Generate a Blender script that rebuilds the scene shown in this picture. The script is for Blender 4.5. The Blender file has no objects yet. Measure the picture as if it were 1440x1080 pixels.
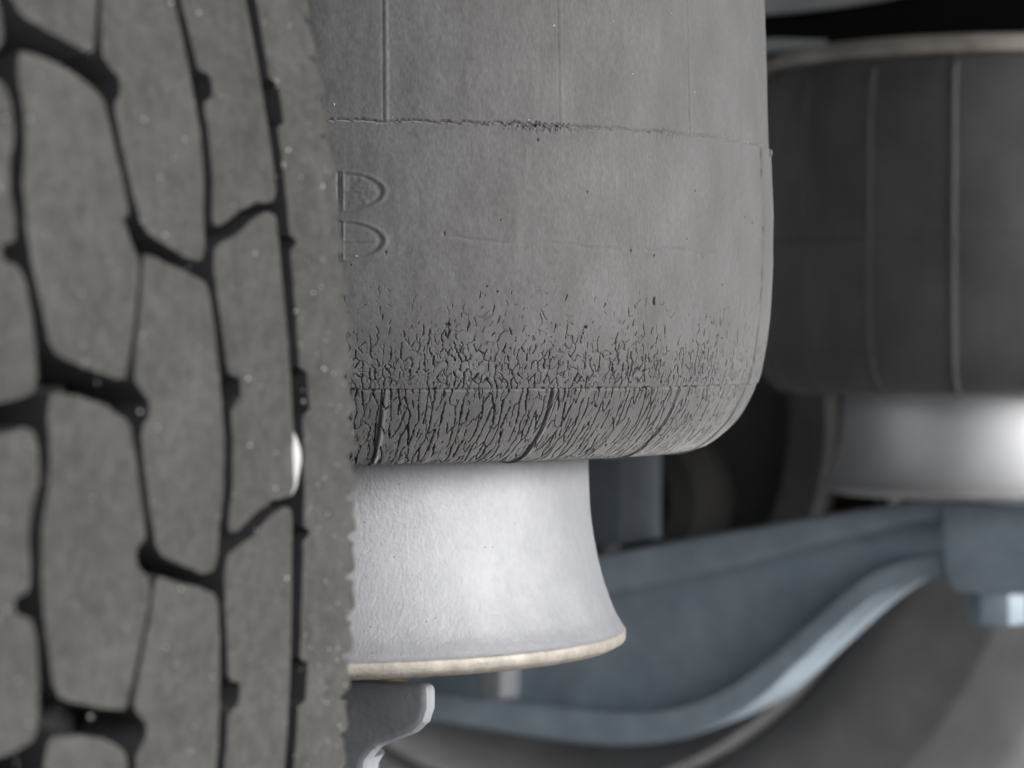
import bpy, bmesh, math, random
import numpy as np
from mathutils import Matrix, Vector

random.seed(7)
rng = np.random.default_rng(11)
scene = bpy.context.scene
col = scene.collection
RAD = math.radians

# ------------------------------------------------------------------ camera, sky, sun, exposure
# world axes: x = across the vehicle (inwards), y = vehicle forward, z = up
YAW = 66.0
CAM_Z = 0.533
cam_data = bpy.data.cameras.new('camera')
cam = bpy.data.objects.new('camera', cam_data)
col.objects.link(cam)
cam.location = (0, 0, CAM_Z)
cam.rotation_euler = (RAD(90 - 0.754), 0, RAD(-YAW))
cam_data.sensor_width = 36.0
cam_data.lens = 95.0
cam_data.clip_start = 0.01
cam_data.clip_end = 500
cam_data.dof.use_dof = True
cam_data.dof.focus_distance = 0.735
cam_data.dof.aperture_fstop = 19.0
scene.camera = cam

world = bpy.data.worlds.new('World')
scene.world = world
world.use_nodes = True
wn, wl = world.node_tree.nodes, world.node_tree.links
bg = wn['Background']
sky = wn.new('ShaderNodeTexSky')
sky.sky_type = 'NISHITA'
sky.sun_disc = False
SUN_EL, SUN_AZ = 12.0, 173.0            # azimuth measured clockwise from +y
sky.sun_elevation = RAD(SUN_EL)
sky.sun_rotation = RAD(SUN_AZ)
sky.dust_density = 5.0
sky.air_density = 1.0
hs = wn.new('ShaderNodeHueSaturation')
hs.inputs['Saturation'].default_value = 0.14
wl.new(sky.outputs[0], hs.inputs['Color'])
wl.new(hs.outputs[0], bg.inputs['Color'])
bg.inputs['Strength'].default_value = 0.14

sun_data = bpy.data.lights.new('sun', 'SUN')
sun_data.energy = 0.5
sun_data.angle = RAD(46)
sun_data.color = (1.0, 1.0, 1.0)
sun = bpy.data.objects.new('sun', sun_data)
col.objects.link(sun)
sd = Vector((math.sin(RAD(SUN_AZ)) * math.cos(RAD(SUN_EL)), math.cos(RAD(SUN_AZ)) * math.cos(RAD(SUN_EL)), math.sin(RAD(SUN_EL))))
sun.rotation_euler = sd.to_track_quat('Z', 'Y').to_euler()
sun.location = (-2, -3, 4)

scene.view_settings.view_transform = 'Standard'
scene.view_settings.look = 'None'
scene.view_settings.gamma = 1.0
scene.view_settings.exposure = 1.58
scene.cycles.max_bounces = 8


# ------------------------------------------------------------------ helpers
def tag(o, label=None, cat=None, group=None, kind=None):
    if label: o['label'] = label
    if cat: o['category'] = cat
    if group: o['group'] = group
    if kind: o['kind'] = kind
    return o


def empty(name, loc, rotz=0.0):
    o = bpy.data.objects.new(name, None)
    o.empty_display_size = 0.05
    col.objects.link(o)
    o.location = loc
    o.rotation_euler = (0, 0, rotz)
    return o


def link(name, me, mat=None, parent=None):
    if mat is not None and not me.materials:
        me.materials.append(mat)
    o = bpy.data.objects.new(name, me)
    col.objects.link(o)
    if parent is not None:
        o.parent = parent
    return o


def np_mesh(name, V, Q, smooth=True):
    """fast mesh from arrays; Q may be (n,4) or (n,3)"""
    V = np.ascontiguousarray(V, dtype=np.float32)
    Q = np.ascontiguousarray(Q, dtype=np.int32)
    k = Q.shape[1]
    me = bpy.data.meshes.new(name)
    me.vertices.add(len(V))
    me.vertices.foreach_set('co', V.ravel())
    me.loops.add(Q.size)
    me.loops.foreach_set('vertex_index', Q.ravel())
    me.polygons.add(len(Q))
    me.polygons.foreach_set('loop_start', np.arange(0, Q.size, k, dtype=np.int32))
    me.polygons.foreach_set('loop_total', np.full(len(Q), k, dtype=np.int32))
    me.update(calc_edges=True)
    me.polygons.foreach_set('use_smooth', np.full(len(Q), smooth, dtype=bool))
    me.validate()
    return me


def grid_quads(nr, nc, wrap=False, base=0, flip=False):
    r = np.arange(nr - 1)[:, None]
    c = np.arange(nc if wrap else nc - 1)[None, :]
    c2 = (c + 1) % nc
    a, b, d, e = r * nc + c, r * nc + c2, (r + 1) * nc + c2, (r + 1) * nc + c
    q = np.stack([a, b, d, e], -1).reshape(-1, 4) + base
    return q[:, ::-1] if flip else q


def lathe(name, prof, axis='z', n=96, flip=False, smooth_angle=None):
    """prof: list of (radius, height). axis z or x."""
    prof = np.array(prof, float)
    th = np.linspace(0, 2 * np.pi, n, endpoint=False)
    r, h = prof[:, 0][:, None], prof[:, 1][:, None]
    if axis == 'z':
        V = np.stack([r * np.cos(th), r * np.sin(th), h + 0 * th], -1)
    else:
        V = np.stack([h + 0 * th, r * np.cos(th), r * np.sin(th)], -1)
    me = np_mesh(name, V.reshape(-1, 3), grid_quads(len(prof), n, True, 0, flip))
    bm = bmesh.new(); bm.from_mesh(me)
    bmesh.ops.remove_doubles(bm, verts=bm.verts, dist=1e-6)
    bmesh.ops.recalc_face_normals(bm, faces=bm.faces)
    lim = RAD(smooth_angle or 35)
    for e in bm.edges:
        if len(e.link_faces) == 2 and e.calc_face_angle(0) > lim:
            e.smooth = False
    bm.to_mesh(me); bm.free()
    return me


def catmull(pts, n=12):
    P = np.array(pts, float)
    P = np.vstack([2 * P[0] - P[1], P, 2 * P[-1] - P[-2]])
    out = []
    for i in range(1, len(P) - 2):
        p0, p1, p2, p3 = P[i - 1:i + 3]
        for t in np.linspace(0, 1, n, endpoint=False):
            out.append(0.5 * (2 * p1 + (p2 - p0) * t + (2 * p0 - 5 * p1 + 4 * p2 - p3) * t * t + (3 * p1 - p0 - 3 * p2 + p3) * t ** 3))
    out.append(P[-2])
    return np.array(out)


def finish_bm(bm, name, bevel=0.0, seg=2, smooth=True):
    bmesh.ops.recalc_face_normals(bm, faces=bm.faces)
    if bevel:
        es = [e for e in bm.edges if len(e.link_faces) == 2 and e.calc_face_angle(0) > RAD(28)]
        bmesh.ops.bevel(bm, geom=es, offset=bevel, segments=seg, affect='EDGES', profile=0.6, clamp_overlap=True)
    me = bpy.data.meshes.new(name)
    for f in bm.faces: f.smooth = smooth
    for e in bm.edges:
        if len(e.link_faces) == 2 and e.calc_face_angle(0) > RAD(24): e.smooth = False
    bm.to_mesh(me); bm.free()
    return me


def prism_yz(name, pts, x0, x1, bevel=0.0, seg=2):
    """closed outline in the (y, z) plane extruded along x from x0 to x1"""
    bm = bmesh.new()
    vs = [bm.verts.new((x0, p[0], p[1])) for p in pts]
    f = bm.faces.new(vs)
    r = bmesh.ops.extrude_face_region(bm, geom=[f])
    for v in r['geom']:
        if isinstance(v, bmesh.types.BMVert): v.co.x = x1
    return finish_bm(bm, name, bevel, seg)


def box(name, a, b, bevel=0.0, seg=2):
    bm = bmesh.new()
    bmesh.ops.create_cube(bm, size=1.0)
    for v in bm.verts:
        v.co = Vector([(a[i] + b[i]) / 2 + v.co[i] * (b[i] - a[i]) for i in range(3)])
    return finish_bm(bm, name, bevel, seg)


def tube_mesh(name, path, rad, n=16):
    path = [Vector(p) for p in path]
    V, ring = [], []
    up = Vector((0.3, 0.2, 1)).normalized()
    for i, p in enumerate(path):
        t = (path[min(i + 1, len(path) - 1)] - path[max(i - 1, 0)]).normalized()
        s = t.cross(up).normalized(); u = s.cross(t)
        for k in range(n):
            a = 2 * math.pi * k / n
            V.append(p + rad * (math.cos(a) * s + math.sin(a) * u))
    q = grid_quads(len(path), n, True)
    me = np_mesh(name, np.array([tuple(v) for v in V]), q)
    bm = bmesh.new(); bm.from_mesh(me); bm.verts.ensure_lookup_table()
    bm.faces.new([bm.verts[i] for i in range(n)][::-1]); bm.faces.new([bm.verts[len(V) - n + i] for i in range(n)])
    bmesh.ops.recalc_face_normals(bm, faces=bm.faces)
    bm.to_mesh(me); bm.free()
    return me


def vnoise(u, v, seed):
    """value noise on arrays u, v (in cells), range -1..1"""
    r = np.random.default_rng(seed).uniform(-1, 1, (256, 256))
    iu, iv = np.floor(u).astype(int), np.floor(v).astype(int)
    fu, fv = u - iu, v - iv
    fu, fv = fu * fu * (3 - 2 * fu), fv * fv * (3 - 2 * fv)
    g = lambda a, b: r[a % 256, b % 256]
    return (g(iu, iv) * (1 - fu) + g(iu + 1, iv) * fu) * (1 - fv) + (g(iu, iv + 1) * (1 - fu) + g(iu + 1, iv + 1) * fu) * fv


# ------------------------------------------------------------------ materials
def material(name, c1, c2, rough=0.8, metal=0.0, scale=40.0, bump=0.2, bump_scale=600.0, bump_dist=0.0004,
             speck=None, speck_scale=500.0, speck_thr=0.07, stretch=(1, 1, 1), sheen=0.0, spec=0.5, rough_var=0.0, mid=None, coat=0.0, grain=0.0, grain_scale=1500.0, blotch=0.0, blotch_scale=14.0, streak=None):
    m = bpy.data.materials.new(name)
    m.use_nodes = True
    n, l = m.node_tree.nodes, m.node_tree.links
    b = n['Principled BSDF']
    geo = n.new('ShaderNodeNewGeometry')
    mp = n.new('ShaderNodeMapping'); mp.inputs['Scale'].default_value = stretch
    l.new(geo.outputs['Position'], mp.inputs['Vector'])
    n1 = n.new('ShaderNodeTexNoise'); n1.inputs['Scale'].default_value = scale; n1.inputs['Detail'].default_value = 6; n1.inputs['Roughness'].default_value = 0.62
    l.new(mp.outputs[0], n1.inputs['Vector'])
    cr = n.new('ShaderNodeValToRGB')
    cr.color_ramp.elements[0].position = 0.32; cr.color_ramp.elements[1].position = 0.68
    cr.color_ramp.elements[0].color = (*c1, 1); cr.color_ramp.elements[1].color = (*c2, 1)
    if mid:
        e = cr.color_ramp.elements.new(0.5); e.color = (*mid, 1)
    l.new(n1.outputs['Fac'], cr.inputs['Fac'])
    last = cr.outputs[0]
    for amp, sc in ((grain, grain_scale), (blotch, blotch_scale)):
        if not amp: continue
        ng = n.new('ShaderNodeTexNoise'); ng.inputs['Scale'].default_value = sc; ng.inputs['Detail'].default_value = 3
        l.new(mp.outputs[0], ng.inputs['Vector'])
        mg = n.new('ShaderNodeMapRange'); mg.inputs['From Min'].default_value = 0.3; mg.inputs['From Max'].default_value = 0.7
        mg.inputs['To Min'].default_value = 1 - amp; mg.inputs['To Max'].default_value = 1 + amp
        l.new(ng.outputs['Fac'], mg.inputs['Value'])
        vm = n.new('ShaderNodeVectorMath'); vm.operation = 'SCALE'
        l.new(last, vm.inputs[0]); l.new(mg.outputs[0], vm.inputs['Scale'])
        last = vm.outputs[0]
    if streak:
        ms = n.new('ShaderNodeMapping'); ms.inputs['Scale'].default_value = (1, 1, 0.12)
        l.new(geo.outputs['Position'], ms.inputs['Vector'])
        ns = n.new('ShaderNodeTexNoise'); ns.inputs['Scale'].default_value = 330; ns.inputs['Detail'].default_value = 4; ns.inputs['Roughness'].default_value = 0.7
        l.new(ms.outputs[0], ns.inputs['Vector'])
        nb = n.new('ShaderNodeTexNoise'); nb.inputs['Scale'].default_value = 40; nb.inputs['Detail'].default_value = 2
        l.new(geo.outputs['Position'], nb.inputs['Vector'])
        mm = n.new('ShaderNodeMath'); mm.operation = 'MULTIPLY'
        l.new(ns.outputs['Fac'], mm.inputs[0]); l.new(nb.outputs['Fac'], mm.inputs[1])
        ms2 = n.new('ShaderNodeMapRange'); ms2.inputs['From Min'].default_value = 0.30; ms2.inputs['From Max'].default_value = 0.46
        ms2.inputs['To Max'].default_value = 0.28
        l.new(mm.outputs[0], ms2.inputs['Value'])
        mx2 = n.new('ShaderNodeMix'); mx2.data_type = 'RGBA'
        l.new(ms2.outputs[0], mx2.inputs['Factor']); l.new(last, mx2.inputs['A']); mx2.inputs['B'].default_value = (*streak, 1)
        last = mx2.outputs['Result']
    if speck:
        vo = n.new('ShaderNodeTexVoronoi'); vo.inputs['Scale'].default_value = speck_scale; vo.inputs['Randomness'].default_value = 1.0
        l.new(geo.outputs['Position'], vo.inputs['Vector'])
        # only some cells carry a speck: threshold on the cell's own random colour too
        lt = n.new('ShaderNodeMath'); lt.operation = 'LESS_THAN'; lt.inputs[1].default_value = speck_thr
        l.new(vo.outputs['Distance'], lt.inputs[0])
        sep = n.new('ShaderNodeSeparateColor'); l.new(vo.outputs['Color'], sep.inputs[0])
        lt2 = n.new('ShaderNodeMath'); lt2.operation = 'LESS_THAN'; lt2.inputs[1].default_value = 0.14
        l.new(sep.outputs[0], lt2.inputs[0])
        mu = n.new('ShaderNodeMath'); mu.operation = 'MULTIPLY'
        l.new(lt.outputs[0], mu.inputs[0]); l.new(lt2.outputs[0], mu.inputs[1])
        mx = n.new('ShaderNodeMix'); mx.data_type = 'RGBA'
        l.new(mu.outputs[0], mx.inputs['Factor']); l.new(last, mx.inputs['A']); mx.inputs['B'].default_value = (*speck, 1)
        last = mx.outputs['Result']
    l.new(last, b.inputs['Base Color'])
    b.inputs['Roughness'].default_value = rough
    b.inputs['Metallic'].default_value = metal
    b.inputs['Specular IOR Level'].default_value = spec
    b.inputs['Coat Weight'].default_value = coat
    b.inputs['Coat Roughness'].default_value = 0.25
    if rough_var:
        mr = n.new('ShaderNodeMapRange'); mr.inputs['To Min'].default_value = rough - rough_var; mr.inputs['To Max'].default_value = rough + rough_var
        mr.inputs['From Min'].default_value = 0.3; mr.inputs['From Max'].default_value = 0.7
        l.new(n1.outputs['Fac'], mr.inputs['Value']); l.new(mr.outputs[0], b.inputs['Roughness'])
    if sheen:
        b.inputs['Sheen Weight'].default_value = sheen
        b.inputs['Sheen Roughness'].default_value = 0.6
    if bump:
        n2 = n.new('ShaderNodeTexNoise'); n2.inputs['Scale'].default_value = bump_scale; n2.inputs['Detail'].default_value = 4
        l.new(mp.outputs[0], n2.inputs['Vector'])
        bp = n.new('ShaderNodeBump'); bp.inputs['Strength'].default_value = bump; bp.inputs['Distance'].default_value = bump_dist
        l.new(n2.outputs['Fac'], bp.inputs['Height']); l.new(bp.outputs[0], b.inputs['Normal'])
    return m


M = {}
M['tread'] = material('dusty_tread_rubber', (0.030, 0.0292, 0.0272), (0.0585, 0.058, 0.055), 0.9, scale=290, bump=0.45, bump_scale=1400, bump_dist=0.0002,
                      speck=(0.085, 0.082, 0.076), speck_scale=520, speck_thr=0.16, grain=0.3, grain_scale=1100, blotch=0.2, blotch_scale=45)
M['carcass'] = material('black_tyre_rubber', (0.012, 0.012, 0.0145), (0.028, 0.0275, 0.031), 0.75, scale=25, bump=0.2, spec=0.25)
M['bag'] = material('aged_bellows_rubber', (0.046, 0.0453, 0.0482), (0.080, 0.0802, 0.0855), 0.7, scale=75, bump=0.25, bump_scale=2500, bump_dist=0.00006,
                    speck=(0.03, 0.029, 0.03), speck_scale=260, speck_thr=0.07, stretch=(1, 1, 0.5), sheen=0.3, grain=0.22, grain_scale=1300, blotch=0.15, blotch_scale=22, streak=(0.15, 0.15, 0.155))
M['bag_far'] = material('far_bellows_rubber', (0.045, 0.045, 0.049), (0.105, 0.105, 0.110), 0.6, scale=18, bump=0.2, stretch=(1, 1, 0.8), sheen=0.2)  # same rubber as the near bellows, lifted in colour against the deeper shade
M['silver'] = material('silver_paint', (0.245, 0.254, 0.276), (0.285, 0.294, 0.316), 0.64, metal=0.55, scale=85, bump=0.55, bump_scale=1000, bump_dist=0.0003,
                       speck=(0.10, 0.10, 0.105), speck_scale=420, speck_thr=0.10, stretch=(1, 1, 0.75), grain=0.05, grain_scale=500, blotch=0.05, blotch_scale=40)
M['silver_far'] = material('silver_paint_brightened', (0.84, 0.86, 0.90), (0.90, 0.92, 0.95), 0.5, metal=0.75, scale=30, bump=0.1, bump_scale=300)  # same silver as the near piston, paler colour stands in for missing light
M['rim_band'] = material('worn_bare_rim', (0.22, 0.205, 0.185), (0.37, 0.345, 0.315), 0.6, metal=0.3, scale=160, bump=0.4, bump_scale=900,
                         speck=(0.22, 0.18, 0.15), speck_scale=300, speck_thr=0.14)
M['blue'] = material('blue_grey_paint', (0.25, 0.31, 0.37), (0.33, 0.395, 0.46), 0.8, scale=28, bump=0.3, spec=0.3, blotch=0.1, blotch_scale=60, bump_scale=300)
M['dusty_blue'] = material('dusty_grey_casting', (0.19, 0.205, 0.23), (0.26, 0.275, 0.30), 0.8, scale=60, bump=0.4, bump_scale=500,
                           speck=(0.10, 0.10, 0.11), speck_scale=400, speck_thr=0.12)
M['black_steel'] = material('black_steel', (0.008, 0.008, 0.009), (0.018, 0.018, 0.018), 0.75, scale=20, bump=0.2, spec=0.2)
M['sidewall'] = material('dusty_sidewall_rubber', (0.17, 0.17, 0.177), (0.29, 0.29, 0.297), 0.8, scale=12, bump=0.2)
M['grey_paint'] = material('brightened_grey_paint', (0.28, 0.30, 0.32), (0.36, 0.38, 0.40), 0.6, scale=20, bump=0.2)  # paler colour puts brightness on the gusset and brace, which sit in shade
M['shaded_blue'] = material('shaded_blue_paint', (0.08, 0.10, 0.12), (0.12, 0.145, 0.17), 0.8, scale=20, bump=0.2)  # same blue-grey paint, darkened so the colour puts shade on the axle seat
M['rib'] = material('dusty_rib_rubber', (0.09, 0.09, 0.092), (0.15, 0.15, 0.15), 0.8, scale=25, bump=0.1)
M['frame_black'] = material('shade_black_frame', (0.003, 0.003, 0.003), (0.006, 0.006, 0.006), 0.8, scale=20, bump=0.1, spec=0.15)  # near-black colour keeps the lit frame parts and brake chamber in shade
M['drum'] = material('grey_drum', (0.06, 0.06, 0.062), (0.10, 0.10, 0.10), 0.7, scale=20, bump=0.2)
M['dark_steel'] = material('dirty_steel', (0.03, 0.032, 0.036), (0.065, 0.066, 0.07), 0.6, scale=20, bump=0.2)
M['rusty'] = material('rusty_steel', (0.10, 0.06, 0.04), (0.22, 0.16, 0.12), 0.8, scale=60, bump=0.4)
M['rim_flange'] = material('pale_wheel_rim', (0.42, 0.42, 0.435), (0.60, 0.60, 0.61), 0.5, metal=0.2, scale=30, bump=0.1)
M['beige'] = material('dusty_bead_ring', (0.30, 0.27, 0.24), (0.52, 0.48, 0.44), 0.6, metal=0.2, scale=40, bump=0.3)
M['white_stone'] = material('white_stone', (0.42, 0.43, 0.425), (0.52, 0.53, 0.525), 0.5, scale=200, bump=0.2)
M['grit'] = material('pale_grit', (0.3, 0.295, 0.28), (0.6, 0.59, 0.57), 0.4, scale=300, bump=0)
M['concrete'] = material('concrete', (0.19, 0.19, 0.19), (0.27, 0.27, 0.27), 0.9, scale=9, bump=0.5, bump_scale=200, bump_dist=0.003)
M['deck'] = material('trailer_underside', (0.05, 0.05, 0.052), (0.08, 0.08, 0.082), 0.8, scale=4, bump=0.1)


# ------------------------------------------------------------------ setting
def structure(name, me, mat):
    o = link(name, me, mat)
    o['kind'] = 'structure'
    return o


structure('ground', np_mesh('ground', np.array([(-60, -60, 0), (60, -60, 0), (60, 60, 0), (-60, 60, 0)]), np.array([[0, 1, 2, 3]]), False), M['concrete'])
structure('unseen_trailer_floor', box('unseen_trailer_floor', (0.22, -1.7, 1.16), (2.75, 6.0, 1.22)), M['deck'])  # unseen deck, stretched rearward to block light from the high sky

# ------------------------------------------------------------------ near wheel with its tread
R_T = 0.5
AX_Y, AX_Z = 0.753, 0.5
EDGE_X = 0.4895                                  # inner tread edge
NP = 55
PITCH = 2 * math.pi * R_T * 1000 / NP            # mm
G_DEPTH = 13.0

BLOCK_D = [(-53.5, 52.0), (-44.9, 54.3), (-36.9, 58.0), (-31.0, 59.6), (-27.9, 59.0), (-27.8, 53.2), (-27.8, 46.9), (-27.4, 38.3), (-27.1, 29.3), (-26.9, 23.3), (-26.6, 15.7), (-26.7, 6.2), (-28.4, 4.4), (-35.8, 4.0), (-43.5, 1.6), (-50.5, -1.2), (-53.1, -1.0), (-53.2, 0.9), (-51.4, 6.9), (-51.0, 16.4), (-51.4, 22.1), (-47.6, 23.0), (-46.9, 27.5), (-51.7, 28.2), (-52.9, 35.7), (-54.1, 42.3), (-54.6, 47.6)]
BLOCK_C = [(-79.6, 49.9), (-71.5, 48.1), (-62.7, 46.3), (-58.5, 45.2), (-57.0, 43.3), (-56.0, 35.7), (-55.3, 28.5), (-54.4, 16.5), (-55.1, 7.1), (-56.8, 0.1), (-57.5, -5.8), (-59.2, -8.0), (-63.1, -8.0), (-68.6, -6.4), (-77.1, -3.8), (-79.8, -1.9), (-81.4, 2.9), (-83.5, 11.8), (-84.2, 18.8), (-81.6, 20.7), (-81.1, 23.9), (-83.1, 25.1), (-86.0, 27.4), (-84.7, 33.0), (-82.4, 40.5)]
BLOCK_B = [(-111.8, 25.7), (-102.9, 24.8), (-94.3, 23.0), (-87.9, 20.6), (-86.3, 19.1), (-85.2, 14.3), (-83.0, 4.3), (-82.1, -0.4), (-84.5, -1.6), (-85.4, -3.1), (-84.7, -5.1), (-81.0, -7.2), (-80.3, -10.0), (-84.4, -21.9), (-87.5, -29.6), (-91.7, -29.3), (-103.0, -26.9), (-109.5, -25.2), (-111.4, -22.6), (-113.9, -14.3), (-114.9, -9.2), (-115.5, -4.4), (-115.3, 3.3), (-113.3, 9.5), (-112.5, 15.3), (-112.9, 21.2)]
BLOCK_A = [(-119.6, 20.2), (-117.4, 19.3), (-116.0, 16.6), (-116.0, 11.2), (-118.5, 6.2), (-119.2, 1.6), (-118.6, -3.1), (-119.0, -6.8), (-123.0, -7.3), (-123.2, -9.9), (-118.4, -11.0), (-116.8, -14.0), (-115.6, -22.3), (-115.4, -29.4), (-117.0, -31.5), (-123.2, -32.6), (-134.2, -33.4), (-136.0, -31.0), (-136.6, 10.0), (-135.7, 17.6), (-133.0, 18.6), (-124.0, 19.4)]


# the slanting groove between rows B and C stays open
BLOCK_B = [(a - 0.8 if a > -88.5 and a < -79 else a, s_) for a, s_ in BLOCK_B]
BLOCK_C = [(a + 0.5 if a < -79 else a, s_) for a, s_ in BLOCK_C]


def mirror_block(b, shift):
    return [(-252.0 - a, s + shift) for a, s in b]


def round_poly(pts, r=1.0, n=3):
    out = []
    m = len(pts)
    for i in range(m):
        p0, p1, p2 = (Vector(pts[i - 1]), Vector(pts[i]), Vector(pts[(i + 1) % m]))
        d0, d2 = p0 - p1, p2 - p1
        rr = min(r, d0.length * 0.4, d2.length * 0.4)
        a, c = p1 + d0.normalized() * rr, p1 + d2.normalized() * rr
        if abs(d0.normalized().dot(d2.normalized())) > 0.93:
            out.append(tuple(p1)); continue
        for k in range(n + 1):
            t = k / n
            q = a * (1 - t) ** 2 + p1 * 2 * t * (1 - t) + c * t * t
            out.append((q.x, q.y))
    return out


def crown(a):
    """drop of the tread surface (mm) against the axial position a (mm)"""
    x = abs(a + 126.0)
    return 0.00012 * x * x - 1.9 + max(0.0, x - 118) ** 2 * 0.004


def tread_point(a, s, d):
    """axial a, arc s, depth d below the tread (all mm) -> local metres (axle at origin, -y = rear)"""
    r = (R_T * 1000 - d - crown(a)) / 1000.0
    ph = s / (R_T * 1000)
    return (a / 1000.0, -r * math.cos(ph), r * math.sin(ph))


def block_mesh(name, poly, jitter=0):
    rp0 = round_poly(poly, 1.6)
    rp = []
    rj = random.Random(jitter + 500)
    for i in range(len(rp0)):                     # worn, slightly ragged edges
        p, q = Vector(rp0[i]), Vector(rp0[(i + 1) % len(rp0)])
        m = max(1, int((q - p).length / 1.3))
        for k in range(m):
            c2 = p.lerp(q, k / m)
            rp.append((c2.x + rj.gauss(0, 0.07), c2.y + rj.gauss(0, 0.07)))
    # keep orientation constant
    area = sum(rp[i][0] * rp[(i + 1) % len(rp)][1] - rp[(i + 1) % len(rp)][0] * rp[i][1] for i in range(len(rp)))
    if area < 0: rp = rp[::-1]
    n = len(rp)
    nm = []
    for i in range(n):
        e0 = (Vector(rp[i]) - Vector(rp[i - 1])); e1 = (Vector(rp[(i + 1) % n]) - Vector(rp[i]))
        t = (e0.normalized() + e1.normalized())
        t = t.normalized() if t.length > 1e-6 else e1.normalized()
        nm.append(Vector((t.y, -t.x)))           # outward
    bm = bmesh.new()
    rings = []
    rs = random.Random(jitter)
    rough = [rs.uniform(-0.05, 0.05) for _ in range(n)]
    for off, dep in ((0.7, G_DEPTH), (0.2, 0.45), (0.03, 0.06), (-0.2, 0.0)):
        rings.append([bm.verts.new((rp[i][0] + nm[i].x * (off + rough[i]), rp[i][1] + nm[i].y * (off + rough[i]), dep)) for i in range(n)])
    for k in range(3):
        for i in range(n):
            j = (i + 1) % n
            bm.faces.new((rings[k][i], rings[k][j], rings[k + 1][j], rings[k + 1][i]))
    top = bm.faces.new(rings[-1])
    s0, s1 = min(p[1] for p in rp), max(p[1] for p in rp)
    s = s0 + 7
    while s < s1 - 2:
        bmesh.ops.bisect_plane(bm, geom=bm.verts[:] + bm.edges[:] + bm.faces[:], plane_co=(0, s, 0), plane_no=(0, 1, 0))
        s += 7
    for v in bm.verts:
        v.co = tread_point(v.co.x, v.co.y, v.co.z)
    bmesh.ops.triangulate(bm, faces=[f for f in bm.faces if len(f.verts) > 4])
    bmesh.ops.recalc_face_normals(bm, faces=bm.faces)
    me = bpy.data.meshes.new(name)
    for f in bm.faces: f.smooth = True
    for e in bm.edges:
        if len(e.link_faces) == 2 and e.calc_face_angle(0) > RAD(24): e.smooth = False
    for f in bm.faces:                            # running face in the tread colour, groove walls in the darker carcass colour
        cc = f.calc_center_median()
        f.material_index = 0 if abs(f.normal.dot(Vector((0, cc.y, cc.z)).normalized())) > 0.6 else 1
    bm.to_mesh(me); bm.free()
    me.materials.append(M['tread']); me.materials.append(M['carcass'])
    return me


def rim_parts(root, axle_z, sgn):
    """rim, brake drum and hub in wheel-local space; x = 0 is the inner tyre edge, +sgn*x points to the vehicle centre"""
    T = Matrix.Translation((0, 0, axle_z))
    rp = [(.290, .012), (.2945, .011), (.298, .006), (.298, -.002), (.296, -.008), (.292, -.014), (.286, -.022), (.283, -.05), (.265, -.075), (.262, -.15), (.283, -.19), (.288, -.225), (.3, -.232), (.3, -.238), (.278, -.236), (.27, -.2), (.252, -.15), (.255, -.075), (.274, -.045), (.279, -.02), (.286, -.004), (.290, .012)]
    o = link('rim', lathe('rim', [(r, sgn * x) for r, x in rp], 'x', 128), M['rim_flange'], root); o.matrix_local = T
    d = link('brake_drum', lathe('brake_drum', [(0.0, sgn * -0.01), (0.202, sgn * -0.01), (0.204, sgn * 0.0), (0.207, sgn * 0.012), (0.236, sgn * 0.014), (0.241, sgn * 0.010), (0.242, sgn * -0.012), (0.236, sgn * -0.02), (0.212, sgn * -0.03), (0.208, sgn * -0.13), (0.05, sgn * -0.17)], 'x', 128), M['drum'], root); d.matrix_local = T
    h = link('wheel_disc', lathe('wheel_disc', [(0.05, sgn * -0.172), (0.22, sgn * -0.176), (0.254, sgn * -0.14), (0.256, sgn * -0.15), (0.22, sgn * -0.19), (0.05, sgn * -0.19), (0.05, sgn * -0.172)], 'x', 96), M['rusty'], root); h.matrix_local = T
    return o, d, h


def carcass_profile(sgn, inner, width, r_tread):
    """closed tyre section: bead, sidewall, groove floor, sidewall, bead. inner = local x of the inner tread edge"""
    w = width
    P = [(0.292, -0.012), (0.299, -0.003), (0.306, 0.008), (0.314, 0.0155), (0.322, 0.0185), (0.330, 0.0205), (0.336, 0.0208), (0.36, 0.024), (0.388, 0.025), (0.392, 0.0258), (0.397, 0.025), (0.42, 0.021), (0.440, 0.0145), (0.450, 0.010), (min(0.47, r_tread - 0.024), 0.002), (r_tread - 0.018, -0.003), (r_tread - 0.0135, -0.008)]
    Q = [(r_tread - 0.0125, -w / 2)]
    mirrored = [(r, -w - x) for r, x in reversed(P)]
    prof = P + Q + mirrored
    return [(r, inner + sgn * x) for r, x in prof]


wheel = empty('wheel', (EDGE_X, AX_Y, 0.0))
tag(wheel, 'nearest wheel, its dusty worn block tread filling the left foreground', 'wheel', 'wheels of the trailer axle')
T0 = Matrix.Translation((0, 0, AX_Z))
c = link('carcass', lathe('carcass', carcass_profile(1, 0.002, 0.252, R_T), 'x', 220), M['carcass'], wheel); c.matrix_local = T0
rim_parts(wheel, AX_Z, 1)

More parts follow.
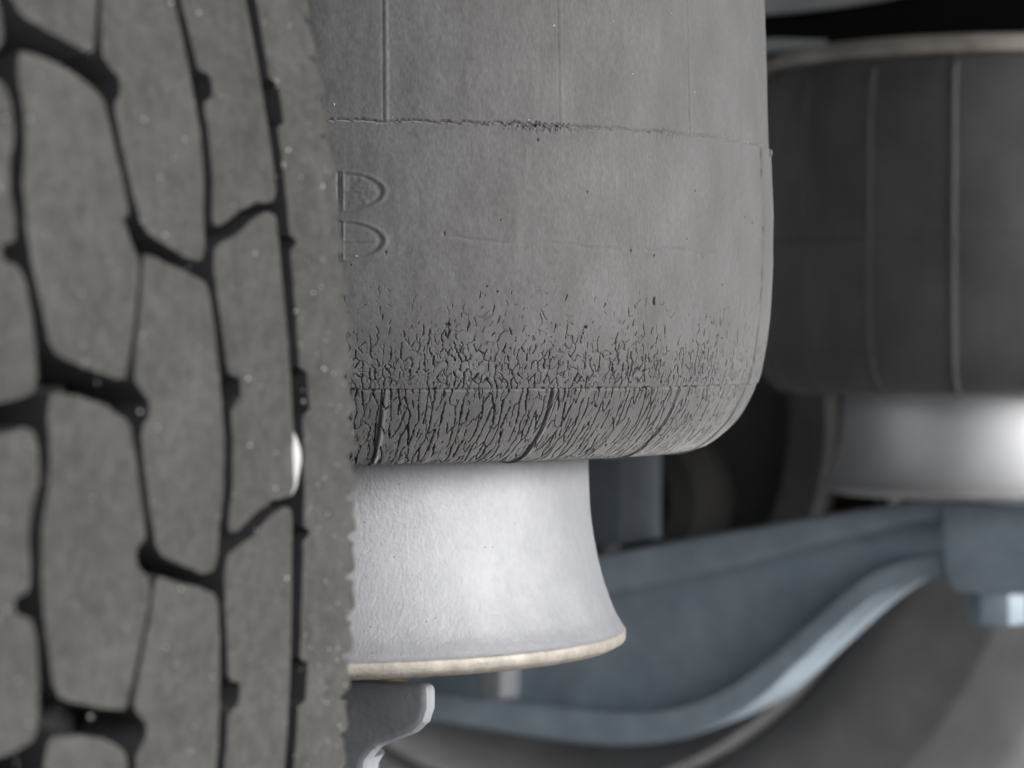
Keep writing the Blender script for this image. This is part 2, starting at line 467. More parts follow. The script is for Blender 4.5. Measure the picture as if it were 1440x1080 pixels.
# block kinds; the far half of the tread is the mirrored pattern, shifted half a pitch
KINDS = [('D', BLOCK_D), ('C', BLOCK_C), ('B', BLOCK_B), ('A', BLOCK_A), ('Bm', mirror_block(BLOCK_B, 21)), ('Cm', mirror_block(BLOCK_C, 21)), ('Dm', mirror_block(BLOCK_D, 21))]
VISIBLE = range(-3, 5)                                     # pitches that face the camera side
rest = bmesh.new()
for k, (kn, poly) in enumerate(KINDS):
    variants = [block_mesh('tread_block', poly, 10 * k + j) for j in range(3)]
    for p in range(-27, 28):
        ang = p * 2 * math.pi / NP
        X = T0 @ Matrix.Rotation(-ang, 4, 'X')
        if p in VISIBLE:
            o = link('tread_block', variants[p % 3], None, wheel)
            o.matrix_local = X
        else:
            n0 = len(rest.verts)
            rest.from_mesh(variants[0])
            rest.verts.ensure_lookup_table()
            bmesh.ops.transform(rest, matrix=X, verts=rest.verts[n0:])
me = bpy.data.meshes.new('tread_blocks'); rest.to_mesh(me); rest.free()
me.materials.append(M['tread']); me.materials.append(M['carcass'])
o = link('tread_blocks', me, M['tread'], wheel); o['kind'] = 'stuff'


def shoulder_rib(name, mirrored):
    """continuous shoulder rib; its groove side steps at each pitch, its outer edge is crenulated"""
    n = int(2 * math.pi * R_T * 1000 / 0.6)
    s = np.linspace(0, 2 * math.pi * R_T * 1000, n, endpoint=False)
    t = np.mod(s, PITCH)
    aL = np.full(n, -22.9) + 0.35 * np.sin(2 * np.pi * s / PITCH) + 0.15 * vnoise(s / 2.0, s * 0, 3)

    def notch(c, hw, d, soft=0.7):
        x = np.abs(np.mod(t - c + PITCH / 2, PITCH) - PITCH / 2)
        return d * np.clip((hw - x) / soft, 0, 1)
    aL += notch(24.5, 4.6, 3.0) + notch(-3.2 % PITCH, 1.3, 2.3)
    aR = np.full(n, 2.6) + 0.5 * vnoise(s / 5.0, s * 0, 5) + 0.25 * vnoise(s / 1.6, s * 0, 6)
    for i in range(7):
        cc = (i + 0.35) * PITCH / 7
        x = np.mod(t - cc + PITCH / 2, PITCH) - PITCH / 2
        dep = 4.2 + 1.2 * vnoise(np.floor(s / PITCH * 7 + 0.5) * 1.37, s * 0, 9)
        aR -= dep * np.clip((1.0 - np.abs(x)) / 0.5, 0, 1)
        aR -= 1.9 * np.clip(1 - np.abs(x + 2.4) / 2.8, 0, 1)
    rows = [(aL - 0.6, 13.5), (aL, 0.45), (aL + 0.18, 0.06), (aL + 0.45, 0.0), (aL * 0.6 + aR * 0.4, 0.0), (aL * 0.25 + aR * 0.75, 0.0), (aR - 0.9, 0.15), (aR - 0.25, 0.6), (aR, 1.6), (aR + 0.5, 6.0), (aR * 0.3 + 2.2, 16.0)]
    V = []
    for a, d in rows:
        x = np.abs(a + 126.0)
        r = (R_T * 1000 - d - (0.00012 * x * x - 1.9 + np.clip(x - 118, 0, None) ** 2 * 0.004)) / 1000
        ph = s / (R_T * 1000)
        aa = (-252.0 - a) if mirrored else a
        V.append(np.stack([aa / 1000, -r * np.cos(ph), r * np.sin(ph)], -1))
    me = np_mesh(name, np.concatenate(V), grid_quads(len(rows), n, True, 0, not mirrored))
    bm = bmesh.new(); bm.from_mesh(me); bmesh.ops.recalc_face_normals(bm, faces=bm.faces)
    for e in bm.edges:
        if len(e.link_faces) == 2 and e.calc_face_angle(0) > RAD(24): e.smooth = False
    me.materials.append(M['tread']); me.materials.append(M['carcass'])
    for f in bm.faces:
        cc = f.calc_center_median()
        if abs(f.normal.dot(Vector((0, cc.y, cc.z)).normalized())) < 0.5 and (abs(cc.x) < .2 and abs(cc.x) > .015): f.material_index = 1
    bm.to_mesh(me); bm.free()
    return me


for mir in (False, True):
    o = link('shoulder_rib', shoulder_rib('shoulder_rib', mir), M['tread'], wheel); o.matrix_local = T0


def grit_mesh(name, spots):
    """small angular grains; spots = (position, radius)"""
    bm = bmesh.new()
    for p, r in spots:
        g = bmesh.ops.create_icosphere(bm, subdivisions=1, radius=1.0)
        for v in g['verts']:
            v.co = Vector(p) + Vector((v.co.x * r * random.uniform(.7, 1.3), v.co.y * r * random.uniform(.7, 1.3), v.co.z * r * random.uniform(.7, 1.3)))
    me = bpy.data.meshes.new(name)
    bm.to_mesh(me); bm.free()
    return me


spots = []
for i in range(190):
    a = random.uniform(-130, 1) if random.random() < .6 else random.uniform(-24, 1)
    s = random.uniform(-75, 120)
    spots.append((tread_point(a, s, -0.02), random.choice((0.00014, 0.00016, 0.0002, 0.0003))))
o = link('grit', grit_mesh('grit', spots), M['grit'], wheel); o.matrix_local = T0; o['kind'] = 'stuff'

# white sliver of stone wedged between block and shoulder rib
bm = bmesh.new()
bmesh.ops.create_uvsphere(bm, u_segments=24, v_segments=14, radius=1.0)
for v in bm.verts:
    b = 1 + 0.06 * math.sin(5 * v.co.z + 2 * v.co.x)
    v.co = Vector((v.co.x * 0.0021 * b, v.co.y * 0.0030 * b, v.co.z * 0.0070))
me = bpy.data.meshes.new('pebble')
for f in bm.faces: f.smooth = True
bm.to_mesh(me); bm.free()
peb = link('pebble', me, M['white_stone'])
pp = tread_point(-25.9, 11.0, 2.3)
peb.location = (EDGE_X + pp[0], AX_Y + pp[1], AX_Z + pp[2])
tag(peb, 'small white sliver of stone wedged in the tread groove of the nearest tyre', 'stone')

# ------------------------------------------------------------------ air springs
BAG_PROF = [(.124, .1665), (.134, .160), (.1400, .149), (.1425, .130), (.1432, .106), (.1438, .085), (.1445, .062), (.1455, .041), (.1452, .020), (.1442, .0065), (.1425, -.0043), (.1403, -.012), (.1356, -.0207), (.129, -.0272), (.1235, -.0302), (.117, -.0312), (.109, -.0300), (.101, -.0262), (.095, -.020), (.0915, -.012), (.0903, .002)]
BASE = 0.0918                        # the piston's foot lies this far below the camera's height
Z_SEAM_UP, Z_SEAM_LO = 59.2, -10.6   # mm against the camera's height


def resample(prof, step_fn):
    d = catmull(prof, 60)
    L = np.concatenate([[0], np.cumsum(np.linalg.norm(np.diff(d, axis=0), axis=1))])
    t, out = 0.0, []
    while t < L[-1]:
        r, z = np.interp(t, L, d[:, 0]), np.interp(t, L, d[:, 1])
        out.append((t, r, z))
        t += step_fn(r, z)
    out.append((L[-1], d[-1, 0], d[-1, 1]))
    o = np.array(out)
    tan = np.stack([np.gradient(o[:, 1]), np.gradient(o[:, 2])], 1)
    tan /= np.linalg.norm(tan, axis=1)[:, None] + 1e-12
    nor = np.stack([-tan[:, 1], tan[:, 0]], 1)     # profile runs downwards: this points outwards
    return o, nor


def bump1(x, w):
    return np.exp(-(x / w) ** 2)


def step(x, w):
    return 1 / (1 + np.exp(-np.clip(x / w, -40, 40)))


def stamp_cracks(H, T, S, cracks):
    """H: displacement array (mm) on rows T (mm along profile) x cols S (mm along arc)"""
    ds = S[1] - S[0]
    for pts in cracks:
        for (s, t, w, dep) in pts:
            c0, c1 = int((s - w - S[0]) / ds) - 1, int((s + w - S[0]) / ds) + 3
            r0, r1 = np.searchsorted(T, t - w - .25), np.searchsorted(T, t + w + .25)
            c0, c1 = max(c0, 0), min(c1, len(S)); r0, r1 = max(r0, 0), min(r1, len(T))
            if c0 >= c1 or r0 >= r1: continue
            d = np.sqrt((T[r0:r1, None] - t) ** 2 + (S[None, c0:c1] - s) ** 2)
            k = -dep * np.clip((w / 2 + 0.10 - d) / 0.10, 0, 1)
            H[r0:r1, c0:c1] = np.minimum(H[r0:r1, c0:c1], k)


def voronoi_edges(U, V, cu, cv, seed):
    """jittered-grid cells of size cu x cv (mm): distance to the cell border, a hash per border, and how upright the border is"""
    rs = np.random.default_rng(seed)
    ju, jv = rs.uniform(0.05, 0.95, (256, 256)), rs.uniform(0.05, 0.95, (256, 256))
    hid = rs.integers(0, 1 << 20, (256, 256))
    x, y = U / cu, V / cv
    ix, iy = np.floor(x).astype(int), np.floor(y).astype(int)
    b1 = np.full(U.shape, 1e9); b2 = b1.copy()
    p1 = [np.zeros(U.shape) for _ in range(3)]; p2 = [np.zeros(U.shape) for _ in range(3)]
    for dx in (-1, 0, 1):
        for dy in (-1, 0, 1):
            gx, gy = ix + dx, iy + dy
            sx, sy = (gx + ju[gx % 256, gy % 256]), (gy + jv[gx % 256, gy % 256])
            d = (x - sx) ** 2 + (y - sy) ** 2
            h = hid[gx % 256, gy % 256]
            c1, c2 = d < b1, (d < b2) & ~(d < b1)
            b2 = np.where(c1, b1, np.where(c2, d, b2))
            for k, q in enumerate((sx, sy, h)):
                p2[k] = np.where(c1, p1[k], np.where(c2, q, p2[k]))
                p1[k] = np.where(c1, q, p1[k])
            b1 = np.where(c1, d, b1)
    ddx, ddy = p2[0] - p1[0], p2[1] - p1[1]
    L = np.sqrt(ddx ** 2 + ddy ** 2) + 1e-9
    gu, gv = ddx / L / cu, ddy / L / cv                   # gradient of the cell-space distance, back to mm
    e = (b2 - b1) / (2 * L) / np.sqrt(gu ** 2 + gv ** 2)
    upright = np.abs(gu) / np.sqrt(gu ** 2 + gv ** 2)
    hsh = np.mod((p1[2].astype(np.int64) ^ p2[2].astype(np.int64)) * 2654435761 % (1 << 22), 10007) / 10007.0
    return e, hsh, upright


def crack_relief(S, T, t_seam, t_a, t_end):
    """depth (mm, negative) of perished-rubber cracks on rows T x columns S"""
    U, V = np.meshgrid(S, T)
    wu = U + 0.14 * vnoise(U * 1.1, V * 1.1, 71) + 0.17 * vnoise(U * 2.6, V * 2.6, 72)
    wv = V + 0.14 * vnoise(U * 1.1 + 40, V * 1.1, 73) + 0.17 * vnoise(U * 2.6, V * 2.6 + 9, 74)
    left = np.clip(1 - (U - 10) / 205.0, 0, 1)
    patch = 0.5 + 0.5 * vnoise(U * 0.16, V * 0.16, 75)
    f = np.clip((V - t_a) / (t_seam - t_a), 0, 1)
    above = V < t_seam
    below = (V >= t_seam) & (V < t_end + 3)
    fade = np.clip((t_end + 3 - V) / 5.0, 0, 1)
    out = np.zeros(U.shape)

    def carve(cu, cv, seed, sev, wmax, dep, bias, mask, keep):
        e, h, o = voronoi_edges(wu, wv, cu, cv, seed)
        along = 0.65 + 0.5 * vnoise(U * 0.9, V * 0.9, seed + 1)           # a crack opens and closes along its run
        kp = keep * np.clip(0.12 + 1.7 * sev, 0, 1)
        w = wmax * np.clip(0.35 + 0.75 * sev, 0, 1.2) * np.clip((h - (1 - kp)) / (kp + 1e-6), 0, 1) ** 1.2 * ((1 - bias) + bias * o ** 2) * along
        w = np.where(w < 0.03, 0, w)
        k = np.clip((w / 2 + 0.10 - e) / 0.115, 0, 1) * (w > 0) * mask * (sev > 0.015)
        return -k * dep * (0.16 + 0.9 * np.clip(w / 0.32, 0, 1.2)) * np.clip(0.3 + sev, 0, 1)
    sev_up = f ** 1.6 * (0.32 + 0.95 * left) * (0.55 + 0.6 * patch)
    sev_up = sev_up * np.where(V > t_seam - 1.2, 0.55, 1)
    out = np.minimum(out, carve(1.75, 2.5, 81, sev_up, 0.42, 1.9, 0.74, above, 0.88))
    out = np.minimum(out, carve(1.0, 1.5, 83, np.clip(sev_up * 1.2, 0, 0.8), 0.14, 0.7, 0.5, above, 0.7))
    sev_lo = (0.25 + 0.85 * left) * (0.6 + 0.5 * patch) * fade
    out = np.minimum(out, carve(1.9, 7.0, 85, sev_lo, 0.45, 2.2, 0.93, below, 0.84))
    out = np.minimum(out, carve(1.5, 4.4, 87, sev_lo, 0.15, 0.8, 0.90, below, 0.52))
    return out


def bag_displacement(al, z, strong):
    """relief (mm) from mould lines and seams; al in degrees (0 = towards the camera, + = to the right), z in mm"""
    d = np.zeros(np.broadcast(al, z).shape)
    wob = 0.35 * vnoise(al * 0.9, al * 0, 21) + 0.18 * vnoise(al * 4.0, al * 0, 22)
    torn = np.clip(1 - np.abs(al - 30) / 7.0, 0, 1) + 0.5 * np.clip(1 - np.abs(al - 48) / 5.0, 0, 1)
    edge = Z_SEAM_UP + wob + torn * (0.7 * vnoise(al * 5, al * 0, 23) + 0.2) + 0.02 * (al - 12)
    x = edge - z                                            # > 0 below the seam
    d += 0.75 * step(x, 0.10) * (0.55 + 0.45 * np.exp(-np.clip(x, 0, None) / 7.0))
    d -= (0.9 - 0.5 * step(al - 30, 4)) * bump1(x + 0.30, 0.32)
    d += torn * 0.5 * bump1(x - 0.8, 0.9) * vnoise(al * 9 + 3, z * 1.3, 24)
    y = z - Z_SEAM_LO - 0.15 * vnoise(al * 2.0, al * 0, 25)
    d += 0.28 * step(y, 0.10)
    d -= 0.55 * bump1(y + 0.18, 0.26)
    arc = 2.52                                              # mm per degree
    for k in range(-9, 9):
        a0 = 12.5 + 20 * k
        dx = (al - a0) * arc
        s_up = (0.2 if k == 0 else 0.10 if k == 1 else 0.17) if strong else 1.2
        wv = 1.0 if strong else 1.7
        up = step(z - Z_SEAM_UP - 0.4, 0.3)
        d += up * s_up * (bump1(dx - (0.5 if strong else 0), wv * 0.55) - (0.6 if strong else 0) * bump1(dx + 0.45, 0.28))
        lo = step(Z_SEAM_LO - z, 0.4)
        d += lo * (0.45 * bump1(dx - 0.7, 0.7) - (0.6 if k < 2 else .35) * bump1(dx + 0.2, 0.24))
        if not strong:
            d += (1 - lo) * (1 - up) * 1.2 * bump1(dx, 1.5)
        elif k == 3:                                        # parting line with its row of dashes
            midz = (1 - lo) * (1 - up)
            dash = np.clip(vnoise(z * 0.42, z * 0, 31) * 1.6 + 0.1 + 0.3 * step(18 - z, 8), 0, 1)
            d += midz * (0.35 * bump1(dx - 1.5, 1.1) - 1.0 * dash * bump1(dx, 0.34) - 0.15 * bump1(dx, 0.4))
    return d


def oval_mark(al, z, zc, seed):
    """raised outline of a half-oval moulded into the rubber"""
    u = (al - 7.9) * 2.52 / 11.6
    v = (z - zc) / 5.15
    rr = np.sqrt(np.clip(u, 0, None) ** 2 + v ** 2)
    on = (u > -0.02)
    d = on * (0.34 * bump1((rr - 1.0) * 8, 0.55) - 0.30 * bump1((rr - 0.88) * 8, 0.6))
    ins = on * step(0.93 - rr, 0.03)
    d += ins * (-0.16 + 0.30 * bump1(v * 5.7, 0.35) * (1 if seed else .6) + (0.14 * vnoise(al * 2.6, z * 1.1, 40 + seed) if not seed else 0))
    d += (np.abs(v) < 0.97) * (0.32 * bump1((u - 0.05) * 11.6, 0.35) - (0.5 if not seed else 0.2) * bump1((u + 0.06) * 11.6, 0.4))
    return d


def bellows_mesh(name, near):
    if near:
        def st(r, z):
            zm = z * 1000
            if zm > 112: return 0.0016
            if zm > 64: return 0.00055
            if zm > 56: return 0.00018
            if zm > 23: return 0.00034
            if r > 0.108: return 0.00020
            return 0.0012
        O, N = resample(BAG_PROF, st)
        a0, a1 = -16.0, 94.0
        nc = int((a1 - a0) * 2.52 / 0.18)
    else:
        O, N = resample(BAG_PROF, lambda r, z: 0.0008)
        a0, a1, nc = -180.0, 180.0, 900
    T, r, z = O[:, 0] * 1000, O[:, 1], O[:, 2] * 1000
    al = np.linspace(a0, a1, nc) if near else np.linspace(a0, a1, nc, endpoint=False)
    AL, Z = np.meshgrid(al, z)
    outer = (O[:, 1] > 0.112)[:, None]
    D = bag_displacement(AL, Z, near) * outer
    if near:
        S = al * 2.52
        D += 0.75 * (oval_mark(AL, Z, 41.0, 0) + oval_mark(AL, Z, 28.2, 1))
        # long faint crease and shallow ripples
        cz = 29.2 - 0.055 * (AL - 14) + 0.7 * vnoise(AL * 0.35, AL * 0, 51) + 0.3 * vnoise(AL * 1.3, AL * 0, 52)
        D -= 0.26 * np.clip(vnoise(AL * 0.22 + 9, AL * 0, 53) + 0.75, 0, 1) * step(AL - 13, 1) * step(57 - AL, 1.5) * (bump1(Z - cz, 0.34) - 0.35 * bump1(Z - cz + 1.2, 0.9))
        D += 0.10 * vnoise(AL * 0.5, Z * 0.12, 54) + 0.05 * vnoise(AL * 1.5, Z * 0.5, 55) + 0.022 * vnoise(AL * 5, Z * 2, 56)
        H = np.zeros_like(D)
        t_of_z = lambda zz: float(np.interp(-zz, -z[:np.argmin(z)], T[:np.argmin(z)]))
        i_end = int(np.argmin(np.abs(O[:, 1] - 0.116) + 10 * (O[:, 2] > 0)))
        H = crack_relief(S, T, t_of_z(Z_SEAM_LO), t_of_z(19.0), T[i_end])
        cr, rc = [], random.Random(5)
        for i in range(46):                                 # lost crumbs along the lower seam and in the worst zone
            u, tt = rc.uniform(S[0], S[-1] - 25), t_of_z(Z_SEAM_LO) + rc.gauss(.1, .15) if i < 34 else t_of_z(rc.uniform(-26, 8))
            cr.append([(u + j * .2, tt, rc.uniform(.3, .8), .8) for j in range(rc.randint(1, 4))])
        rs = random.Random(3)                               # a few stray pits higher up
        for _ in range(16):
            cr.append([(rs.uniform(20, 200), rs.uniform(t_of_z(57), t_of_z(15)), rs.uniform(.3, .65), .4)])
        cr.append([(115 + .1 * math.sin(i), t_of_z(14) + i * .2, .6, .7) for i in range(9)])
        stamp_cracks(H, T, S, cr)
        D = D + H
    RR = r[:, None] + N[:, 0][:, None] * D / 1000
    ZZ = O[:, 2][:, None] + N[:, 1][:, None] * D / 1000 + BASE
    A = np.radians(AL)
    V = np.stack([RR * np.sin(A), -RR * np.cos(A), ZZ], -1).reshape(-1, 3)
    Q = grid_quads(len(r), nc, not near, 0, True)
    if near:                                                # the rest of the ring, coarser
        rows = list(range(0, len(r), 6))
        if rows[-1] != len(r) - 1: rows.append(len(r) - 1)
        ab = np.radians(np.linspace(a1 - 0.05, a0 + 360.05, 130))
        Rb, Zb = r[rows][:, None], O[rows, 2][:, None] + BASE
        d2 = (bag_displacement(np.degrees(ab)[None, :] * 0 + 80.0, z[rows][:, None] + 0 * ab, True) * (r[rows] > .112)[:, None]) / 1000
        Rb = Rb + N[rows, 0][:, None] * d2; Zb = Zb + N[rows, 1][:, None] * d2
        V2 = np.stack([Rb * np.sin(ab), -Rb * np.cos(ab), Zb + 0 * ab], -1).reshape(-1, 3)
        Q = np.vstack([Q, grid_quads(len(rows), 130, False, len(V), True)])
        V = np.vstack([V, V2])
    me = np_mesh(name, V, Q)
    if near:                                                # crack walls are faceted, so their rims stay crisp
        h = H.ravel()
        hq = h[Q[:(len(r) - 1) * (nc - 1)]]
        sm = np.ones(len(Q), bool)
        sm[:len(hq)] = (hq.max(1) - hq.min(1)) < 0.12
        me.polygons.foreach_set('use_smooth', sm)
        me.update()
    return me


def piston_profile():
    z = lambda y: y + BASE
    P = catmull([(.0885, .004), (.0885, -.012), (.0886, -.030), (.0889, -.042), (.0896, -.053), (.0914, -.064), (.0936, -.0729), (.0967, -.0815), (.0992, -.0862), (.1000, -.0875)], 10)
    return [(r, z(y)) for r, y in P]


def flake(name, r, al, z, size, seed):
    """a small torn tag of rubber standing off the bellows"""
    rs = random.Random(seed)
    bm = bmesh.new()
    g = bmesh.ops.create_icosphere(bm, subdivisions=2, radius=1.0)
    for v in g['verts']:
        k = rs.uniform(.7, 1.25)
        v.co = Vector((v.co.x * size[0] * k, v.co.y * size[1] * k, v.co.z * size[2] * k))
    a = RAD(al)
    bmesh.ops.transform(bm, matrix=Matrix.Translation((r * math.sin(a), -r * math.cos(a), z + BASE)) @ Matrix.Rotation(a, 4, 'Z'), verts=bm.verts)
    me = bpy.data.meshes.new(name); bm.to_mesh(me); bm.free()
    return me


def air_spring(loc, near, label):
    root = empty('air_spring', loc, RAD(-YAW if near else -YAW - 10.4))
    tag(root, label, 'air spring', 'air springs of the axle')
    b = link('bellows', bellows_mesh('bellows', near), M['bag'] if near else M['bag_far'], root)
    p = link('piston', lathe('piston', [(0.05, .0925)] + piston_profile(), 'z', 256), M['silver'] if near else M['silver_far'], root)
    rim = [(.0997, BASE - .0874), (.1003, BASE - .0878), (.1005, BASE - .0883), (.1005, BASE - .0906), (.1000, BASE - .0914), (.0975, BASE - .0928), (.092, BASE - .0936), (.06, BASE - .0938), (.0, BASE - .0938)]
    rb = lathe('rim_band', rim, 'z', 256)
    link('rim_band', rb, M['rim_band'] if near else M['rim_flange'], p)
    if not near:                                            # dusty raised mould ribs
        d = catmull(BAG_PROF, 8)
        d = d[(d[:, 0] > .120) & (d[:, 1] < .156)]
        for k in range(18):
            a = RAD(12.5 + 20 * k)
            V = []
            for r, z in d:
                for off, h in ((-.0019, -.0004), (-.0012, .0016), (.0012, .0016), (.0019, -.0004)):
                    aa = a + off / .144
                    zz = z - (h if z < -.02 else 0)
                    V.append(((r + h) * math.sin(aa), -(r + h) * math.cos(aa), zz + BASE))
            link('mould_rib', np_mesh('mould_rib', np.array(V), grid_quads(len(d), 4, False, 0, True)), M['rib'], root)
    zt = BASE + 0.158
    pl = link('bead_plate', lathe('bead_plate', [(0.0, zt + .014), (.120, zt + .0165), (.132, zt + .016), (.1385, zt + .0135), (.1405, zt + .009), (.1395, zt + .0055), (.135, zt + .004), (.12, zt + .006), (.0, zt + .006)], 'z', 160), M['beige'], root)
    if near:
        for (r, al, z, size, sd_) in ((.1452, 80.5, .0597, (.0016, .0012, .0013), 1), (.1425, 80.0, -.0035, (.0011, .0010, .0011), 2), (.1255, 79, -.0292, (.0012, .0014, .0007), 3), (.1235, 78.0, -.0300, (.0019, .0014, .0005), 4), (.1285, 79, -.0270, (.0007, .0008, .0006), 5)):
            link('torn_flake', flake('torn_flake', r, al, z, size, sd_), M['bag'], root)
        rs = random.Random(9)
        sp = []
        d = catmull(BAG_PROF, 20)
        for i in range(130):
            al = RAD(rs.uniform(2, 84)); zz = rs.choice((rs.uniform(-.01, .045), rs.uniform(-.028, .10), rs.gauss(.016, .012)))
            k = int(np.argmin(np.abs(d[:130 * 2, 1] - zz)))
            r = d[k, 0] + .0003
            sp.append(((r * math.sin(al), -r * math.cos(al), zz + BASE), rs.choice((.00012, .00016, .0002, .00032))))
        o = link('grit', grit_mesh('grit', sp), M['grit'], root); o['kind'] = 'stuff'
    return root


BAG1 = (0.7505, 0.405)
BAG2 = (1.636, 0.408)
air_spring((BAG1[0], BAG1[1], CAM_Z - BASE), True, 'near air spring, cracked grey rubber bellows on a bright silver piston')
air_spring((BAG2[0], BAG2[1], CAM_Z - BASE + 0.0045), False, 'far blurred dark air spring at the right edge, above the blue-grey arm')


# ------------------------------------------------------------------ trailing arms carrying the air springs
def trailing_arm(x, dz, mat, label):
    """(y, z) outlines; local y = vehicle forward from the spring's axis, local z against the camera's height"""
    root = empty('trailing_arm', (x, 0.408, CAM_Z - BASE + dz))
    tag(root, label, 'suspension arm', 'arms under the air springs')
    L = lambda pts: [(y - 0.408, z + BASE) for y, z in pts]
    w0, w1 = -0.046, 0.046
    top_o = [(.396, -.0945), (.425, -.0945), (.4829, -.104), (.5755, -.1215), (.6526, -.1365), (.74, -.150), (.84, -.158), (1.0, -.160)]
    top_i = [(1.0, -.182), (.84, -.180), (.74, -.174), (.6477, -.1613), (.5755, -.1452), (.4829, -.1201), (.4337, -.1085), (.396, -.1065)]
    f = link('top_flange', prism_yz('top_flange', L(list(catmull(top_o, 5)) + list(catmull(top_i, 5))), w0, w1, 0.004, 3), mat, root)
    bot_i = [(.418, -.127), (.4337, -.1294), (.4693, -.1415), (.5056, -.1713), (.5378, -.1993), (.5754, -.2235), (.6233, -.2351), (.70, -.234), (.80, -.226), (1.0, -.215)]
    bot_o = [(1.0, -.236), (.80, -.246), (.7225, -.252), (.6624, -.2565), (.6233, -.2555), (.5848, -.2478), (.5471, -.2277), (.5147, -.199), (.4828, -.1695), (.4559, -.151), (.418, -.1395)]
    link('bottom_flange', prism_yz('bottom_flange', L(list(catmull(bot_i, 5)) + list(catmull(bot_o, 5))), w0, w1, 0.005, 3), mat, root)
    web = [(.40, -.104), (.45, -.106), (.5755, -.136), (.70, -.158), (.99, -.17), (.99, -.225), (.70, -.24), (.6233, -.243), (.56, -.222), (.50, -.172), (.455, -.143), (.41, -.132), (.40, -.120)]
    link('web', prism_yz('web', L(web), -.026, .026, 0.003, 2), mat, root)
    # rounded end pad below the piston: outer lip and the plate inside it
    lip_o = [(.3385, -.097), (.3385, -.1040), (.3400, -.1082), (.3435, -.1114), (.3492, -.1137), (.3556, -.1164), (.3588, -.1205), (.3605, -.128), (.362, -.146), (.3645, -.1505)]
    pad = lip_o + [(.40, -.1515), (.414, -.1508), (.4195, -.147), (.4225, -.140), (.424, -.128), (.424, -.097)]
    link('end_pad', prism_yz('end_pad', L(pad), -.050, -.0435, 0.0028, 4), mat, root)
    b = link('boss', lathe('boss', [(0.0, BASE - .127), (.022, BASE - .127), (.020, BASE - .1305), (.0195, BASE - .148), (.0185, BASE - .1525), (.0, BASE - .1525)], 'z', 40), mat, root)
    b.location = (0, -0.006, 0)
    bm = bmesh.new()
    bmesh.ops.create_cone(bm, cap_ends=True, segments=6, radius1=.0175, radius2=.0175, depth=.021)
    bmesh.ops.transform(bm, matrix=Matrix.Translation((0, -.006, BASE - .163)) @ Matrix.Rotation(RAD(8), 4, 'Z'), verts=bm.verts)
    link('nut', finish_bm(bm, 'nut', 0.0018, 2), mat, root)
    return root


trailing_arm(BAG2[0], 0.0045, M['blue'], 'blue-grey curved arm under the far air spring, right half of the picture')
trailing_arm(BAG1[0], 0.0, M['dusty_blue'], 'dusty grey rounded arm end just below the bright silver piston')

# ------------------------------------------------------------------ far wheel
FAR_Y = 0.835
fw = empty('wheel', (1.93, FAR_Y, 0.0))
tag(fw, 'far dark wheel behind the blue-grey arm, a pale rim edge curving along it', 'wheel', 'wheels of the trailer axle')
FR_ = 0.482
TF = Matrix.Translation((0, 0, FR_))
c = link('carcass', lathe('carcass', carcass_profile(-1, 0.0, 0.252, FR_), 'x', 200), M['sidewall'], fw); c.matrix_local = TF
band = [(FR_ - .020, 0.001), (FR_ - .004, -.003), (FR_, -.008)]
for gx in (.052, .100, .150, .198):
    band += [(FR_, -gx), (FR_ - .010, -gx - .002), (FR_ - .010, -gx - .009), (FR_, -gx - .011)]
band += [(FR_, -.244), (FR_ - .004, -.249), (FR_ - .020, -.253)]
c = link('tread_band', lathe('tread_band', [(r, -x) for r, x in band], 'x', 200, smooth_angle=25), M['carcass'], fw); c.matrix_local = TF
rim_parts(fw, 0.482, -1)

# ------------------------------------------------------------------ axle with clamps on the far side
ax = empty('axle', (1.2, AX_Y, AX_Z - 0.0635))
tag(ax, 'dark axle tube with clamp bolts, half hidden behind the silver piston', 'axle')
AXL = Vector((1.2, AX_Y, AX_Z - 0.0635))


def ax_part(name, me, mat):
    o = link(name, me, mat, ax)
    o.location = -AXL
    return o


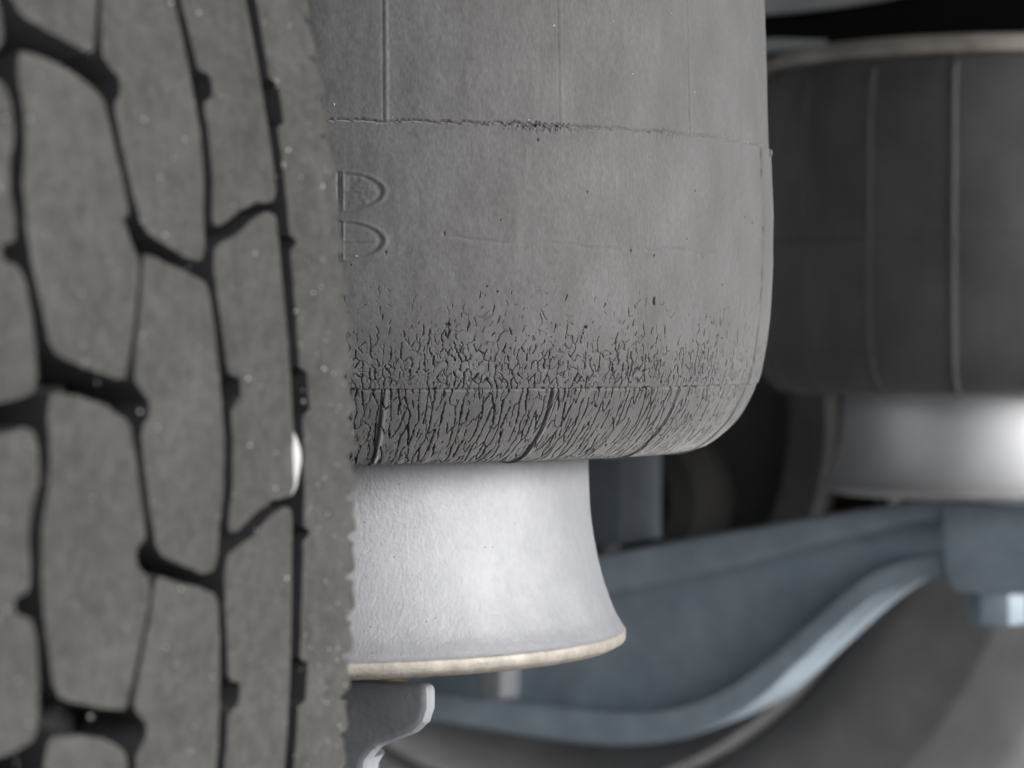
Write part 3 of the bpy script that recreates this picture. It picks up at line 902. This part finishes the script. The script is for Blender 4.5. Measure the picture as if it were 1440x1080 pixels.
ax_part('tube', tube_mesh('tube', [(0.55, AX_Y, AX_Z), (0.9, .773, AX_Z), (1.5, .809, AX_Z), (1.90, FAR_Y, 0.482)], .0635, 48), M['dark_steel'])
Z = lambda z: CAM_Z + z
ax_part('axle_seat', box('axle_seat', (1.60, .637, Z(-.126)), (1.675, .675, Z(-.050)), .002, 2), M['shaded_blue'])
ax_part('clamp_plate', box('clamp_plate', (1.575, .675, Z(-.137)), (1.70, .835, Z(-.098)), .005, 2), M['dark_steel'])
for yy, mt in ((.712, M['dusty_blue']), (.790, M['rusty'])):
    ax_part('clamp_bolt', tube_mesh('clamp_bolt', [(1.578, yy, Z(-.13)), (1.578, yy, Z(-.20))], .009), M['dark_steel'])
    bm = bmesh.new(); bmesh.ops.create_cone(bm, cap_ends=True, segments=6, radius1=.0145, radius2=.0145, depth=.03)
    bmesh.ops.transform(bm, matrix=Matrix.Translation((1.578, yy, Z(-.208))), verts=bm.verts)
    ax_part('clamp_nut', finish_bm(bm, 'clamp_nut', .002, 2), mt)

# ------------------------------------------------------------------ brake chamber and air hose in the dark gap
bc = empty('brake_chamber', (1.84, .72, Z(-.20)))
tag(bc, 'dark round brake chamber in the shadow between piston and far spring', 'brake chamber')
o = link('body', lathe('body', [(0, -.05), (.045, -.05), (.060, -.038), (.063, -.01), (.066, -.006), (.066, .006), (.063, .01), (.062, .038), (.045, .05), (0, .05)], 'x', 64), M['frame_black'], bc); o.location = (0, 0, .09)
o = link('bracket', box('bracket', (-.01, -.05, 0.03), (.01, .06, .10), .003), M['frame_black'], bc); o.location = (.065, 0, 0)

# ------------------------------------------------------------------ frame above the far spring
fr = empty('chassis_rail', (1.66, .4, Z(.176)))
tag(fr, 'black chassis rail with grey gusset above the far air spring, top right corner', 'chassis rail')
FR = Vector((1.66, .4, Z(.176)))


def fr_part(name, me, mat):
    o = link(name, me, mat, fr); o.location = -FR; return o


fr_part('bottom_flange', box('bottom_flange', (1.60, -.3, Z(.225)), (1.72, 2.2, Z(.240)), .003), M['frame_black'])
fr_part('web', box('web', (1.655, -.3, Z(.240)), (1.667, 2.2, Z(.56)), 0), M['frame_black'])
fr_part('bracket_gap_shade', box('bracket_gap_shade', (1.605, .29, Z(.176)), (1.70, .66, Z(.2249)), .004), M['frame_black'])  # black block widened to stand in for the shaded gap below the gusset
g = [(.80, .2055), (.62, .2055), (.545, .206), (.515, .2068), (.489, .2085), (.465, .211), (.444, .2145), (.42, .2205), (.40, .228), (.37, .245), (.35, .27), (.35, .33), (.80, .33)]
fr_part('gusset', prism_yz('gusset', [(y, Z(z)) for y, z in g], 1.592, 1.5985, .0015, 2), M['grey_paint'])
g2 = [(.80, .1935), (.60, .1935), (.53, .1925), (.50, .1900), (.505, .1865), (.53, .184), (.60, .1815), (.80, .1815)]
fr_part('brace', prism_yz('brace', [(y, Z(z)) for y, z in g2], 1.60, 1.64, .002, 2), M['grey_paint'])
